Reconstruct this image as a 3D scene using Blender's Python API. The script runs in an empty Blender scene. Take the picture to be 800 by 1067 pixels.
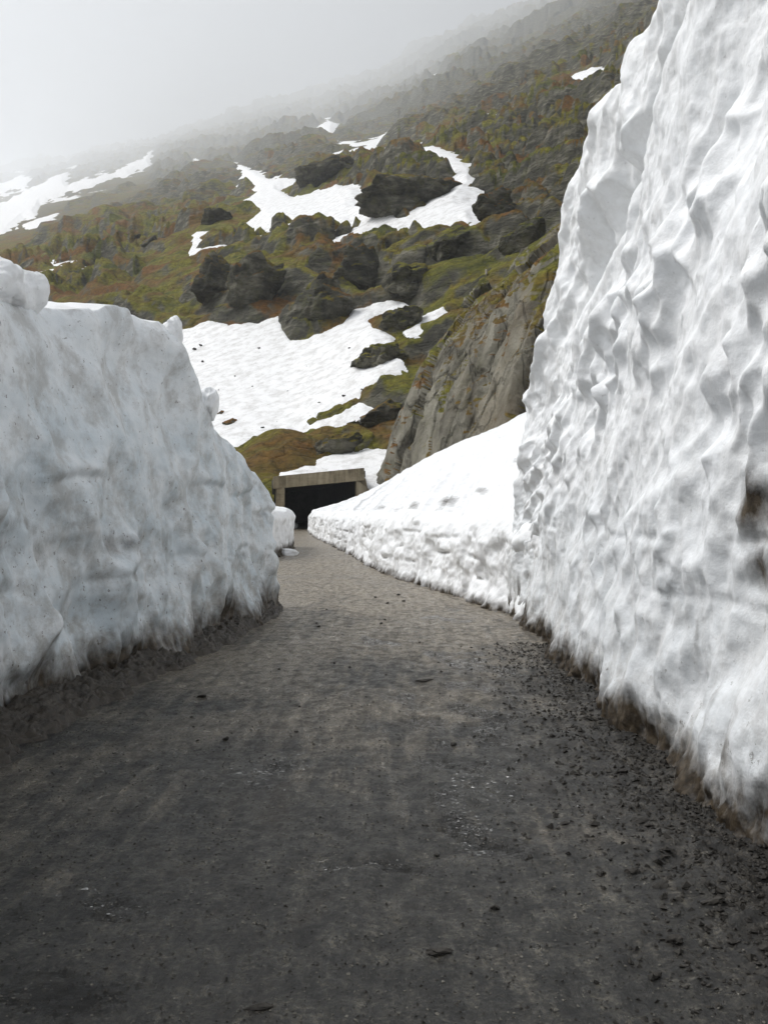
import bpy, bmesh, math, random
import numpy as np

random.seed(7)
RNG = np.random.default_rng(7)
F32 = np.float32
SC = bpy.context.scene
COL = SC.collection
R = math.radians
CAM_H = 1.7
FPX, CX, CY = 1000.0, 400.0, 531.0     # pinhole of the photograph, used to read distances off it


# ------------------------------------------------------------------ noise
_perm = RNG.permutation(256).astype(np.int32)
PERM = np.concatenate([_perm, _perm, _perm])
_g = RNG.normal(size=(256, 3)).astype(F32)
GRAD = _g / np.linalg.norm(_g, axis=1, keepdims=True)
CELLP = RNG.random((256, 3)).astype(F32)
CELLV = RNG.random(256).astype(F32)


def noise(x, y, z):
    """gradient noise, about -0.7 .. 0.7"""
    x, y, z = [np.asarray(a, F32) for a in np.broadcast_arrays(x, y, z)]
    xf, yf, zf = np.floor(x), np.floor(y), np.floor(z)
    xi, yi, zi = [a.astype(np.int32) & 255 for a in (xf, yf, zf)]
    x, y, z = x - xf, y - yf, z - zf
    u, v, w = [a * a * a * (a * (a * 6 - 15) + 10) for a in (x, y, z)]
    out = 0
    for i in (0, 1):
        wu = u if i else 1 - u
        pi = PERM[(xi + i) & 255]
        for j in (0, 1):
            wv = v if j else 1 - v
            pj = PERM[pi + ((yi + j) & 255)]
            for k in (0, 1):
                ww = w if k else 1 - w
                g = GRAD[PERM[pj + ((zi + k) & 255)]]
                out = out + wu * wv * ww * (g[..., 0] * (x - i) + g[..., 1] * (y - j) + g[..., 2] * (z - k))
    return out * 1.4


def fbm(x, y, z, octaves=4, gain=.5, lac=2.03):
    a, t = 1.0, 0
    for o in range(octaves):
        t = t + a * noise(x + 17.3 * o, y + 5.1 * o, z - 9.7 * o)
        x, y, z, a = x * lac, y * lac, z * lac, a * gain
    return t


def ridged(x, y, z, octaves=4, gain=.5, lac=2.1):
    a, t = 1.0, 0
    for o in range(octaves):
        t = t + a * (1 - np.abs(noise(x + 7.3 * o, y - 3.1 * o, z + 4.7 * o)) * 2.2)
        x, y, z, a = x * lac, y * lac, z * lac, a * gain
    return t


def worley(x, y, z):
    """F1, F2 and a random value of the nearest cell"""
    x, y, z = [np.asarray(a, F32) for a in np.broadcast_arrays(x, y, z)]
    xf, yf, zf = np.floor(x), np.floor(y), np.floor(z)
    xi, yi, zi = [a.astype(np.int32) for a in (xf, yf, zf)]
    x, y, z = x - xf, y - yf, z - zf
    f1 = np.full(x.shape, 9, F32)
    f2 = np.full(x.shape, 9, F32)
    cv = np.zeros(x.shape, F32)
    for i in (-1, 0, 1):
        for j in (-1, 0, 1):
            for k in (-1, 0, 1):
                h = PERM[PERM[PERM[(xi + i) & 255] + ((yi + j) & 255)] + ((zi + k) & 255)]
                c = CELLP[h]
                d = np.sqrt((c[..., 0] + i - x) ** 2 + (c[..., 1] + j - y) ** 2 + (c[..., 2] + k - z) ** 2)
                near = d < f1
                f2 = np.where(near, f1, np.minimum(f2, d))
                cv = np.where(near, CELLV[h], cv)
                f1 = np.where(near, d, f1)
    return f1, f2, cv


def soft_cells(x, y, z, k=9.0):
    """distance to the nearest cell point with rounded creases"""
    x, y, z = [np.asarray(a, F32) for a in np.broadcast_arrays(x, y, z)]
    xf, yf, zf = np.floor(x), np.floor(y), np.floor(z)
    xi, yi, zi = [a.astype(np.int32) for a in (xf, yf, zf)]
    x, y, z = x - xf, y - yf, z - zf
    acc = np.zeros(x.shape, F32)
    for i in (-1, 0, 1):
        for j in (-1, 0, 1):
            for m in (-1, 0, 1):
                h = PERM[PERM[PERM[(xi + i) & 255] + ((yi + j) & 255)] + ((zi + m) & 255)]
                c = CELLP[h]
                d2 = (c[..., 0] + i - x) ** 2 + (c[..., 1] + j - y) ** 2 + (c[..., 2] + m - z) ** 2
                acc += np.exp(-k * d2)
    return -np.log(acc + 1e-9) / k


def sstep(a, b, x):
    t = np.clip((x - a) / (b - a), 0, 1)
    return t * t * (3 - 2 * t)


# ------------------------------------------------------------------ mesh helpers
def mesh_np(name, verts, quads, mat, parent=None, attrs=None, smooth=True):
    verts = np.ascontiguousarray(verts, F32).reshape(-1, 3)
    quads = np.ascontiguousarray(quads, np.int32)
    n = quads.shape[1]
    me = bpy.data.meshes.new(name)
    me.vertices.add(len(verts))
    me.vertices.foreach_set('co', verts.ravel())
    me.loops.add(quads.size)
    me.loops.foreach_set('vertex_index', quads.ravel())
    me.polygons.add(len(quads))
    me.polygons.foreach_set('loop_start', np.arange(0, quads.size, n, dtype=np.int32))
    me.polygons.foreach_set('loop_total', np.full(len(quads), n, np.int32))
    me.polygons.foreach_set('use_smooth', np.full(len(quads), smooth, bool))
    me.update(calc_edges=True)
    me.validate()
    for k, v in (attrs or {}).items():
        a = me.attributes.new(k, 'FLOAT', 'POINT')
        a.data.foreach_set('value', np.ascontiguousarray(v, F32).ravel())
    me.materials.append(mat)
    o = bpy.data.objects.new(name, me)
    COL.objects.link(o)
    o.parent = parent
    return o


def grid_quads(nr, nc, keep=None, flip=False):
    i = np.arange(nr * nc, dtype=np.int32).reshape(nr, nc)
    q = np.stack([i[:-1, :-1], i[:-1, 1:], i[1:, 1:], i[1:, :-1]], -1)
    if flip:
        q = q[..., ::-1]
    if keep is not None:
        return q[keep]
    return q.reshape(-1, 4)


def compact(verts, quads):
    used = np.unique(quads)
    remap = np.zeros(len(verts), np.int32)
    remap[used] = np.arange(len(used))
    return verts[used], remap[quads], used


def largest_piece(quads, nv):
    lab = np.arange(nv)
    while True:
        m = lab[quads].min(1)
        new = lab.copy()
        for k in range(quads.shape[1]):
            np.minimum.at(new, quads[:, k], m)
        new = new[new]
        if (new == lab).all():
            break
        lab = new
    ql = lab[quads[:, 0]]
    return quads[ql == np.bincount(ql).argmax()]


def tag(o, label=None, cat=None, group=None, kind=None):
    if label:
        o['label'] = label
    if cat:
        o['category'] = cat
    if group:
        o['group'] = group
    if kind:
        o['kind'] = kind
    return o


def empty(name, loc=(0, 0, 0), rz=0):
    o = bpy.data.objects.new(name, None)
    o.location = loc
    o.rotation_euler = (0, 0, rz)
    COL.objects.link(o)
    return o


def hexa(name, corners, mat, parent=None, bevel=.03):
    """eight corners: bottom four then top four, counter-clockwise from above"""
    bm = bmesh.new()
    v = [bm.verts.new(c) for c in corners]
    for f in ((3, 2, 1, 0), (4, 5, 6, 7), (0, 1, 5, 4), (1, 2, 6, 5), (2, 3, 7, 6), (3, 0, 4, 7)):
        bm.faces.new([v[k] for k in f])
    if bevel:
        bmesh.ops.bevel(bm, geom=bm.edges[:], offset=bevel, segments=2, affect='EDGES')
    me = bpy.data.meshes.new(name)
    bm.to_mesh(me)
    bm.free()
    me.materials.append(mat)
    o = bpy.data.objects.new(name, me)
    COL.objects.link(o)
    o.parent = parent
    return o


def box(name, x0, x1, y0, y1, z0, z1, mat, parent=None, bevel=.03):
    return hexa(name, [(x0, y0, z0), (x1, y0, z0), (x1, y1, z0), (x0, y1, z0),
                       (x0, y0, z1), (x1, y0, z1), (x1, y1, z1), (x0, y1, z1)], mat, parent, bevel)


_ICO = {}


def ico(level):
    if level not in _ICO:
        bm = bmesh.new()
        bmesh.ops.create_icosphere(bm, subdivisions=level, radius=1)
        v = np.array([p.co[:] for p in bm.verts], F32)
        f = np.array([[p.index for p in q.verts] for q in bm.faces], np.int32)
        bm.free()
        _ICO[level] = (v, f)
    return _ICO[level]


def at(px, py, Y):
    return ((px - CX) / FPX * Y, Y, CAM_H + (CY - py) / FPX * Y)


# ------------------------------------------------------------------ materials
class NT:
    def __init__(self, name):
        self.m = bpy.data.materials.new(name)
        self.m.use_nodes = True
        self.t = self.m.node_tree
        self.b = self.t.nodes['Principled BSDF']
        self.out = self.t.nodes['Material Output']

    def n(self, kind, **kw):
        o = self.t.nodes.new(kind)
        for k, v in kw.items():
            if k in o.inputs:
                o.inputs[k].default_value = v
            else:
                setattr(o, k, v)
        return o

    def l(self, a, b):
        self.t.links.new(a, b)

    def pos(self, scale=(1, 1, 1), rot=(0, 0, 0), obj=False):
        tc = self.n('ShaderNodeTexCoord')
        mp = self.n('ShaderNodeMapping')
        mp.inputs['Scale'].default_value = scale
        mp.inputs['Rotation'].default_value = rot
        if obj:
            self.l(tc.outputs['Object'], mp.inputs['Vector'])
        else:
            g = self.n('ShaderNodeNewGeometry')
            self.l(g.outputs['Position'], mp.inputs['Vector'])
        return mp.outputs['Vector']

    def noise(self, vec, scale, detail=6, rough=.55, dist=0):
        o = self.n('ShaderNodeTexNoise')
        o.inputs['Scale'].default_value = scale
        o.inputs['Detail'].default_value = detail
        o.inputs['Roughness'].default_value = rough
        o.inputs['Distortion'].default_value = dist
        self.l(vec, o.inputs['Vector'])
        return o.outputs['Fac']

    def ramp(self, fac, stops, interp='LINEAR'):
        o = self.n('ShaderNodeValToRGB')
        o.color_ramp.interpolation = interp
        e = o.color_ramp.elements
        while len(e) < len(stops):
            e.new(.5)
        for k, (p, c) in enumerate(stops):
            e[k].position = p
            e[k].color = (c, c, c, 1) if isinstance(c, (int, float)) else (*c, 1)
        self.l(fac, o.inputs['Fac'])
        return o.outputs['Color']

    def mix(self, fac, a, b):
        o = self.n('ShaderNodeMix', data_type='RGBA')
        for s, v in ((o.inputs['Factor'], fac), (o.inputs['A'], a), (o.inputs['B'], b)):
            if isinstance(v, (int, float)):
                s.default_value = v
            elif isinstance(v, tuple):
                s.default_value = (*v, 1)
            else:
                self.l(v, s)
        return o.outputs['Result']

    def math(self, op, a, b=None, c=None, clamp=False):
        o = self.n('ShaderNodeMath', operation=op, use_clamp=clamp)
        for s, v in zip(o.inputs, (a, b, c)):
            if v is None:
                continue
            if isinstance(v, (int, float)):
                s.default_value = v
            else:
                self.l(v, s)
        return o.outputs[0]

    def attr(self, name):
        o = self.n('ShaderNodeAttribute', attribute_name=name)
        return o.outputs['Fac']

    def bump(self, h, strength, dist, prev=None):
        o = self.n('ShaderNodeBump')
        o.inputs['Strength'].default_value = strength
        o.inputs['Distance'].default_value = dist
        self.l(h, o.inputs['Height'])
        if prev is not None:
            self.l(prev, o.inputs['Normal'])
        return o.outputs['Normal']

    def done(self, color=None, rough=None, normal=None, **kw):
        for k, v in (('Base Color', color), ('Roughness', rough), ('Normal', normal)):
            if v is None:
                continue
            if isinstance(v, (int, float)):
                self.b.inputs[k].default_value = v
            elif isinstance(v, tuple):
                self.b.inputs[k].default_value = (*v, 1)
            else:
                self.l(v, self.b.inputs[k])
        for k, v in kw.items():
            self.b.inputs[k].default_value = v
        return self.m


def mat_snow(name, tint=(.88, .89, .90), fine=1.0):
    t = NT(name)
    p = t.pos()
    d = t.attr('dirt')
    grain = t.noise(p, 9 * fine, 7, .62)
    dust = t.ramp(t.noise(p, 2.6 * fine, 9, .72), [(.46, 0.0), (.62, 1.0)])
    speck = t.ramp(t.noise(p, 15 * fine, 5, .72), [(.625, 0.0), (.66, 1.0)])
    g = t.attr('grime')
    ice_shade = t.math('MULTIPLY', t.attr('ice_shade'), t.ramp(t.noise(t.pos((1, 1, 1.3)), 1.7, 8, .65), [(.34, .35), (.60, 1.0)]))
    col = t.mix(ice_shade, tint, (.50, .575, .625))  # blue-grey of ice, which also paints in the left wall's shade
    col = t.mix(t.math('MINIMUM', t.math('MULTIPLY', t.math('MULTIPLY', dust, g), .55), .85), col, (.27, .245, .21))
    col = t.mix(t.math('MINIMUM', t.math('MULTIPLY', t.math('MULTIPLY', speck, g), .8), .9), col, (.12, .10, .08))
    brown = t.mix(t.ramp(t.noise(t.pos((1, 1, .8)), 11, 7, .75), [(.35, 0.0), (.66, 1.0)]), (.009, .006, .004), (.095, .072, .046))
    edge = t.math('ADD', d, t.math('MULTIPLY', t.math('SUBTRACT', t.noise(t.pos((4, 4, 2.6)), 1.6, 5, .62), .5), 1.0))
    dm = t.ramp(edge, [(.30, 0.0), (.52, .35), (.95, 1.0)])
    col = t.mix(t.math('MULTIPLY', dm, t.math('MINIMUM', t.math('MULTIPLY', d, 6), 1.0)), col, brown)
    nb = t.bump(t.noise(p, 3.2 * fine, 5, .6), .25, .12 / fine)
    nb = t.bump(grain, .22, .03 / fine, nb)
    return t.done(col, t.ramp(grain, [(.3, .42), (.7, .7)]), nb, **{'Specular IOR Level': .35})


def mat_rock(name, pale=0.0, vegetated=True, obj=False, s=1.0, strat=(.9, .25, 2.2)):
    t = NT(name)
    p = t.pos(obj=obj)
    ps = t.pos(strat, (.35, -.45, .3), obj=obj)
    n1 = t.noise(p, .035 * s, 12, .62)
    n2 = t.noise(p, .22 * s, 10, .66, .4)
    n3 = t.noise(ps, .30 * s, 10, .65, .5)
    dark, mid, light = (.007, .0065, .005), (.080, .076, .057), (.34, .32, .25)
    if pale:
        dark, mid, light = (.040, .034, .024), (.235, .22, .175), (.43, .41, .34)
    rock = t.ramp(t.math('ADD', t.math('MULTIPLY', n3, .6), t.math('MULTIPLY', n2, .4)),
                  [(.34, dark), (.50, mid), (.68, light)])
    lich = t.ramp(t.noise(p, .5 * s, 9, .7), [(.50, 0.0), (.64, 1.0)])
    rock = t.mix(t.math('MULTIPLY', lich, .55 if not pale else .25), rock, (.115, .115, .045))
    if pale:
        rust = t.ramp(t.noise(ps, .12 * s, 6, .6), [(.52, 0.0), (.70, 1.0)])
        rock = t.mix(t.math('MULTIPLY', rust, .35), rock, (.21, .13, .055))
    vor = t.n('ShaderNodeTexVoronoi', feature='DISTANCE_TO_EDGE')
    vor.inputs['Scale'].default_value = .35 * s
    wv = t.n('ShaderNodeVectorMath', operation='ADD')
    nz = t.n('ShaderNodeTexNoise')
    nz.inputs['Scale'].default_value = .35 * s
    nz.inputs['Detail'].default_value = 6
    t.l(ps, nz.inputs['Vector'])
    sc = t.n('ShaderNodeVectorMath', operation='SCALE')
    sc.inputs['Scale'].default_value = 2.4
    t.l(nz.outputs['Color'], sc.inputs[0])
    t.l(ps, wv.inputs[0])
    t.l(sc.outputs[0], wv.inputs[1])
    t.l(wv.outputs[0], vor.inputs['Vector'])
    crack = t.ramp(vor.outputs['Distance'], [(0.0, 0.0), (.07, 1.0)])
    h = t.math('ADD', t.math('MULTIPLY', crack, .5 if pale else .16), t.math('ADD', n3, n2))
    nb = t.bump(h, .9, 1.6 / s)
    nb = t.bump(t.noise(p, 1.6 * s, 8, .7), .7, .35 / s, nb)
    col = rock
    if vegetated:
        geo = t.n('ShaderNodeNewGeometry')
        sep = t.n('ShaderNodeSeparateXYZ')
        t.l(geo.outputs['Normal'], sep.inputs[0])
        up = t.math('ADD', sep.outputs['Z'], t.math('MULTIPLY', t.math('SUBTRACT', n2, .5), .75))
        up = t.math('ADD', up, t.math('MULTIPLY', t.math('SUBTRACT', n1, .5), .5))
        sp = t.n('ShaderNodeSeparateXYZ')
        t.l(geo.outputs['Position'], sp.inputs[0])
        alt = t.n('ShaderNodeMapRange')
        alt.inputs['From Min'].default_value = 60
        alt.inputs['From Max'].default_value = 260
        alt.inputs['To Max'].default_value = .30
        t.l(sp.outputs['Z'], alt.inputs['Value'])
        up = t.math('SUBTRACT', up, alt.outputs[0])        # turf thins out towards the summit
        gm = t.ramp(up, [(.52, 0.0), (.68, 1.0)])
        hue = t.noise(p, .055 * s, 8, .6, .8)
        grass = t.ramp(hue, [(.36, (.095, .108, .010)), (.46, (.245, .225, .020)), (.53, (.200, .130, .024)),
                             (.61, (.24, .105, .018)), (.74, (.105, .066, .020))])
        mott = t.noise(p, 1.1 * s, 9, .75)
        grass = t.mix(t.ramp(mott, [(.35, .75), (.62, 0.0)]), grass, (.026, .024, .010))
        col = t.mix(gm, rock, grass)
    return t.done(col, .9, nb, **{'Specular IOR Level': .2})


def mat_road():
    t = NT('wet_road')
    p = t.pos()
    st = t.pos((8, .9, 1), (0, 0, .30))
    n1 = t.noise(p, .55, 7, .62, .6)
    n2 = t.noise(st, 1.1, 9, .70, .4)
    n3 = t.noise(p, 42, 4, .75)
    n4 = t.noise(t.pos((1, .7, 1), (0, 0, .3)), 7, 9, .75)
    grain = t.math('ADD', t.math('MULTIPLY', n3, .45), t.math('ADD', t.math('MULTIPLY', n4, .35), t.math('MULTIPLY', n2, .20)))
    asphalt = t.ramp(grain, [(.40, (.002, .0019, .0016)), (.47, (.008, .0075, .0062)), (.53, (.030, .028, .022)), (.62, (.14, .127, .10))])
    mud = t.ramp(grain, [(.39, (.022, .018, .012)), (.49, (.145, .120, .086)), (.58, (.46, .40, .31))])
    mm = t.math('ADD', t.attr('mud'), t.math('MULTIPLY', t.math('SUBTRACT', n1, .5), 1.6))
    mm = t.math('ADD', mm, t.math('MULTIPLY', t.math('SUBTRACT', n2, .5), .8))
    col = t.mix(t.ramp(mm, [(.25, 0.0), (.85, 1.0)]), asphalt, mud)
    stain = t.ramp(t.noise(t.pos((1, .5, 1)), 1.1, 9, .72, 1.2), [(.55, 0.0), (.66, 1.0)])
    col = t.mix(t.math('MULTIPLY', stain, .6), col, (.020, .014, .008))
    col = t.mix(t.ramp(t.attr('grit'), [(0.0, 0.0), (1.0, .85)]), col,
                t.ramp(grain, [(.40, (.003, .0025, .002)), (.50, (.014, .012, .009)), (.62, (.075, .062, .045))]))
    wet = t.math('ADD', t.math('MULTIPLY', n1, .55), t.math('MULTIPLY', n2, .45))
    wet = t.math('SUBTRACT', wet, t.math('MULTIPLY', t.attr('grit'), .2))
    wm = t.math('MAXIMUM', t.math('MULTIPLY', t.ramp(wet, [(.50, 0.0), (.58, 1.0)]), .35), t.ramp(t.math('ADD', t.attr('wet'), t.math('MULTIPLY', t.math('SUBTRACT', n4, .5), .9)), [(.30, 0.0), (.48, 1.0)]))
    col = t.mix(t.math('MULTIPLY', wm, .55), col, (.012, .011, .010))
    ro = t.mix(wm, t.ramp(n4, [(.4, .60), (.6, .25)]), t.ramp(n4, [(.42, .22), (.55, .05)]))
    nb = t.bump(n2, .5, .03)
    nb = t.bump(n4, .8, .035, nb)
    nb = t.bump(n3, .7, .008, nb)
    rip = t.n('ShaderNodeBump', Distance=.05)
    t.l(t.noise(t.pos((1, 2.1, 1), (0, 0, .25)), 9, 6, .7, .6), rip.inputs['Height'])
    t.l(wm, rip.inputs['Strength'])
    t.l(nb, rip.inputs['Normal'])
    nb = rip.outputs['Normal']
    return t.done(col, ro, nb, **{'Specular IOR Level': .5})


def mat_simple(name, c0, c1, scale, rough=.9, bump=.5, dist=.02, obj=False, detail=8, spec=.3):
    t = NT(name)
    p = t.pos(obj=obj)
    n = t.noise(p, scale, detail, .68)
    n2 = t.noise(p, scale * 4.3, 5, .7)
    m = t.math('ADD', t.math('MULTIPLY', n, .6), t.math('MULTIPLY', n2, .4))
    return t.done(t.ramp(m, [(.32, c0), (.68, c1)]), rough, t.bump(m, bump, dist), **{'Specular IOR Level': spec})


def mat_concrete():
    t = NT('weathered_concrete')
    p = t.pos()
    n = t.noise(p, .8, 9, .65)
    run = t.noise(t.pos((3.2, 3.2, .28)), 1.0, 7, .65)
    board = t.n('ShaderNodeTexWave', wave_type='BANDS', bands_direction='Z')
    board.inputs['Scale'].default_value = 1.4
    board.inputs['Distortion'].default_value = .4
    t.l(p, board.inputs['Vector'])
    col = t.ramp(t.math('ADD', t.math('MULTIPLY', n, .5), t.math('MULTIPLY', run, .5)),
                 [(.32, (.065, .050, .030)), (.50, (.27, .225, .15)), (.68, (.45, .39, .28))])
    nb = t.bump(board.outputs['Fac'], .25, .03)
    nb = t.bump(t.noise(p, 5, 7, .7), .5, .03, nb)
    return t.done(col, .9, nb, **{'Specular IOR Level': .25})


M_SNOW = mat_snow('cut_snow')
M_SNOWF = mat_snow('old_snowfield', (.90, .90, .90), .25)
M_TERR = mat_rock('mountain_rock_and_grass')
M_ROCK = mat_rock('outcrop_rock', obj=False)
M_CLIFF = mat_rock('pale_cliff_rock', pale=1, vegetated=True, s=1.6, strat=(1.0, .25, .35))
M_ROAD = mat_road()
M_GROUND = mat_simple('moorland', (.030, .030, .012), (.11, .095, .04), .2, .95)
M_MUD = mat_simple('wet_mud', (.006, .005, .004), (.060, .047, .032), 7, .5, .8, .03, spec=.45)
M_STONE = mat_simple('dark_stone', (.010, .009, .008), (.060, .054, .046), 12, .8, .6, .01)
M_CONC = mat_concrete()
M_INNER = mat_simple('dark_concrete', (.035, .031, .026), (.10, .09, .075), 1.2, .95, .4, .03)  # darker concrete for the inside of the gallery


# ------------------------------------------------------------------ mountain
PROF = {
    -400: [(540, 60), (520, 95), (460, 140), (380, 200), (320, 280), (290, 370), (265, 560), (240, 950), (215, 1600), (190, 2500), (180, 3000)],
    0:   [(540, 60), (520, 90), (460, 130), (380, 180), (310, 240), (275, 300), (245, 470), (210, 950), (180, 1750), (155, 2600), (146, 3000)],
    150: [(540, 60), (520, 88), (450, 118), (380, 152), (330, 185), (290, 218), (250, 280), (215, 420), (180, 850), (145, 1750), (118, 2600), (108, 3000)],
    300: [(552, 78), (552, 82), (503, 86), (480, 93), (460, 105), (400, 125), (330, 155), (290, 172), (250, 205), (215, 260), (175, 410), (140, 850), (100, 1650), (60, 2600), (45, 3000)],
    400: [(552, 78), (552, 80), (505, 84), (478, 90), (450, 98), (385, 115), (325, 140), (285, 158), (245, 185), (210, 222), (170, 305), (130, 580), (90, 1200), (40, 2300), (12, 3000)],
    500: [(540, 60), (500, 75), (470, 83), (400, 101), (330, 119), (280, 136), (240, 158), (200, 186), (160, 238), (120, 330), (75, 580), (25, 1250), (-8, 2100), (-25, 3000)],
    600: [(540, 50), (500, 66), (450, 74), (380, 86), (300, 101), (240, 120), (200, 142), (150, 185), (100, 285), (60, 360), (28, 540), (10, 800), (-2, 1150), (-12, 3000)],
    700: [(540, 45), (500, 60), (420, 68), (330, 84), (250, 103), (180, 130), (110, 175), (50, 245), (0, 350), (-30, 520), (-60, 900), (-100, 3000)],
    1250: [(540, 45), (500, 55), (420, 62), (300, 82), (200, 105), (110, 145), (30, 220), (-50, 330), (-100, 520), (-140, 900), (-200, 3000)],
}
for _k, _l in PROF.items():                 # the upper slopes run far back into the mist
    _l = [(y, d if d < 200 else 200 * (d / 200) ** 1.22) for y, d in _l]
    PROF[_k] = [(y, d if d < 400 else 400 * 22.25 ** ((math.log(d / 400) / math.log(2625 / 400)) ** .75)) for y, d in _l]
PKEYS = sorted(PROF)


def base_y(px, Y):
    """elevation of the mountain's mean surface, as image rows, over azimuth column and forward distance"""
    lY = np.log(Y)
    cols = []
    for k in PKEYS:
        ys, ds = zip(*PROF[k])
        cols.append(np.interp(lY, np.log(ds), ys))
    cols = np.array(cols)                                    # keys x rows
    out = np.empty((len(Y), len(px)), F32)
    for r in range(len(Y)):
        out[r] = np.interp(px, PKEYS, cols[:, r])
    # gentle smoothing across columns and rows
    k = 41
    ker = np.hanning(k + 2)[1:-1]
    ker /= ker.sum()
    pad = np.pad(out, ((0, 0), (k // 2, k // 2)), mode='edge')
    out = np.apply_along_axis(lambda a: np.convolve(a, ker, 'valid'), 1, pad).astype(F32)
    k = 13
    ker = np.hanning(k + 2)[1:-1]
    ker /= ker.sum()
    pad = np.pad(out, ((k // 2, k // 2), (0, 0)), mode='edge')
    return np.apply_along_axis(lambda a: np.convolve(a, ker, 'valid'), 0, pad).astype(F32)


PXC = np.concatenate([np.arange(-400, -60, 8), np.arange(-60, 860, 1.3), np.arange(860, 1250, 8)]).astype(F32)
_yy, _dd = zip(*PROF[400])
_mean = [(600, 45)] + PROF[450 if 450 in PROF else 400][1:]
ROWY = []
_tab = sorted(set([(570, 45), (552, 72), (530, 80)] + PROF[400][2:]), key=lambda q: q[1])
_ys, _ds = zip(*_tab)
_cum = np.concatenate([[0], np.cumsum(np.abs(np.diff(_ys)) + 40 * np.diff(np.log(_ds)))])
ROWY = np.exp(np.interp(np.linspace(0, _cum[-1], 640), _cum, np.log(_ds))).astype(F32)

SNOW = [  # outlines of the snow left on the slope, label
    ('broad snowfield below the dark rocks, largest on the mountainside',
     [(120, 350), (193, 344), (217, 334), (242, 339), (274, 334), (295, 324), (294, 337), (303, 355), (320, 352), (339, 344), (355, 337),
      (365, 327), (388, 318), (408, 311), (418, 316), (401, 322), (385, 336), (398, 346), (388, 360), (367, 378), (378, 389),
      (412, 383), (401, 396), (375, 415), (336, 435), (294, 451), (255, 467), (225, 465), (160, 420), (120, 380)]),
    ('branching snow patch that wraps around a rocky knoll high on the slope',
     [(243, 170), (265, 177), (280, 187), (300, 186), (290, 197), (305, 206), (350, 192), (370, 195), (365, 214), (400, 213),
      (412, 226), (445, 216), (466, 204), (481, 190), (466, 176), (448, 165), (398, 161), (396, 155), (450, 151), (475, 164),
      (492, 175), (491, 192), (477, 209), (491, 216), (486, 232), (430, 241), (400, 246), (345, 263), (360, 250), (387, 237),
      (370, 226), (345, 230), (320, 243), (295, 240), (302, 231), (275, 234), (270, 220), (245, 212), (266, 205), (261, 192)]),
    ('thin curved snow streak just above the branching snow patch',
     [(355, 147), (372, 149), (395, 143), (408, 137), (404, 147), (392, 155), (370, 155)]),
    ('small hooked snow patch high in the mist left of the thin streak',
     [(332, 131), (342, 125), (348, 129), (345, 141), (337, 137)]),
    ('long hazy snow tongue on the far left slope under the mist',
     [(-70, 216), (0, 214), (40, 193), (80, 174), (70, 186), (72, 193), (110, 182), (148, 166), (160, 156), (157, 175), (120, 189),
      (92, 199), (42, 213), (36, 226), (2, 242), (-70, 252)]),
    ('short hazy snow strip above the long snow tongue at the left edge',
     [(-60, 198), (0, 191), (20, 185), (40, 187), (22, 198), (0, 204), (-60, 212)]),
    ('narrow snow strip right beside the round snow lump on the wall', [(25, 291), (40, 283), (60, 277), (79, 273), (74, 280), (50, 288), (35, 294)]),
    ('faint sliver of snow just below the long hazy tongue', [(24, 234), (45, 228), (61, 223), (50, 232), (28, 237)]),
    ('small flat snow patch beside the dark boulder on the left slope', [(197, 246), (205, 242), (226, 241), (212, 248), (202, 251)]),
    ('tiny snow dash above the left end of the branching patch', [(198, 167), (204, 165), (211, 167), (209, 171), (200, 171)]),
    ('lone bright snow patch beside the top of the right snow wall', [(591, 80), (603, 75), (616, 71), (622, 74), (629, 80), (619, 84), (612, 90), (602, 86)]),
    ('small snow speck deep in mist near the summit', [(449, 80), (456, 78), (461, 82), (456, 87), (450, 85)]),
    ('tiny snow spot on the brown slope left of the right wall', [(508, 128), (513, 125), (518, 127), (516, 131), (509, 131)]),
    ('slanting snow patch left of the pale cliff', [(426, 345), (440, 331), (462, 320), (464, 326), (448, 337), (432, 345)]),
    ('very narrow snow streak above the pale cliff', [(472, 304), (490, 296), (507, 287), (507, 292), (486, 301)]),
    ('snow drift lying behind the concrete tunnel portal', [(290, 492), (320, 486), (350, 479), (385, 475), (430, 476), (430, 492), (410, 505), (390, 516), (340, 512), (290, 512)]),
]


def poly_sd(px, py, poly):
    """signed distance in px, positive inside"""
    P = np.array(poly, F32)
    d = np.full(px.shape, 1e9, F32)
    ins = np.zeros(px.shape, bool)
    for a, b in zip(P, np.roll(P, -1, 0)):
        ex, ey = b - a
        wx, wy = px - a[0], py - a[1]
        t = np.clip((wx * ex + wy * ey) / (ex * ex + ey * ey + 1e-9), 0, 1)
        d = np.minimum(d, (wx - ex * t) ** 2 + (wy - ey * t) ** 2)
        c = ((a[1] <= py) & (b[1] > py)) | ((b[1] <= py) & (a[1] > py))
        ins ^= c & (px < a[0] + (py - a[1]) / (b[1] - a[1] + 1e-9) * ex)
    return np.where(ins, 1, -1) * np.sqrt(d)


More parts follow.
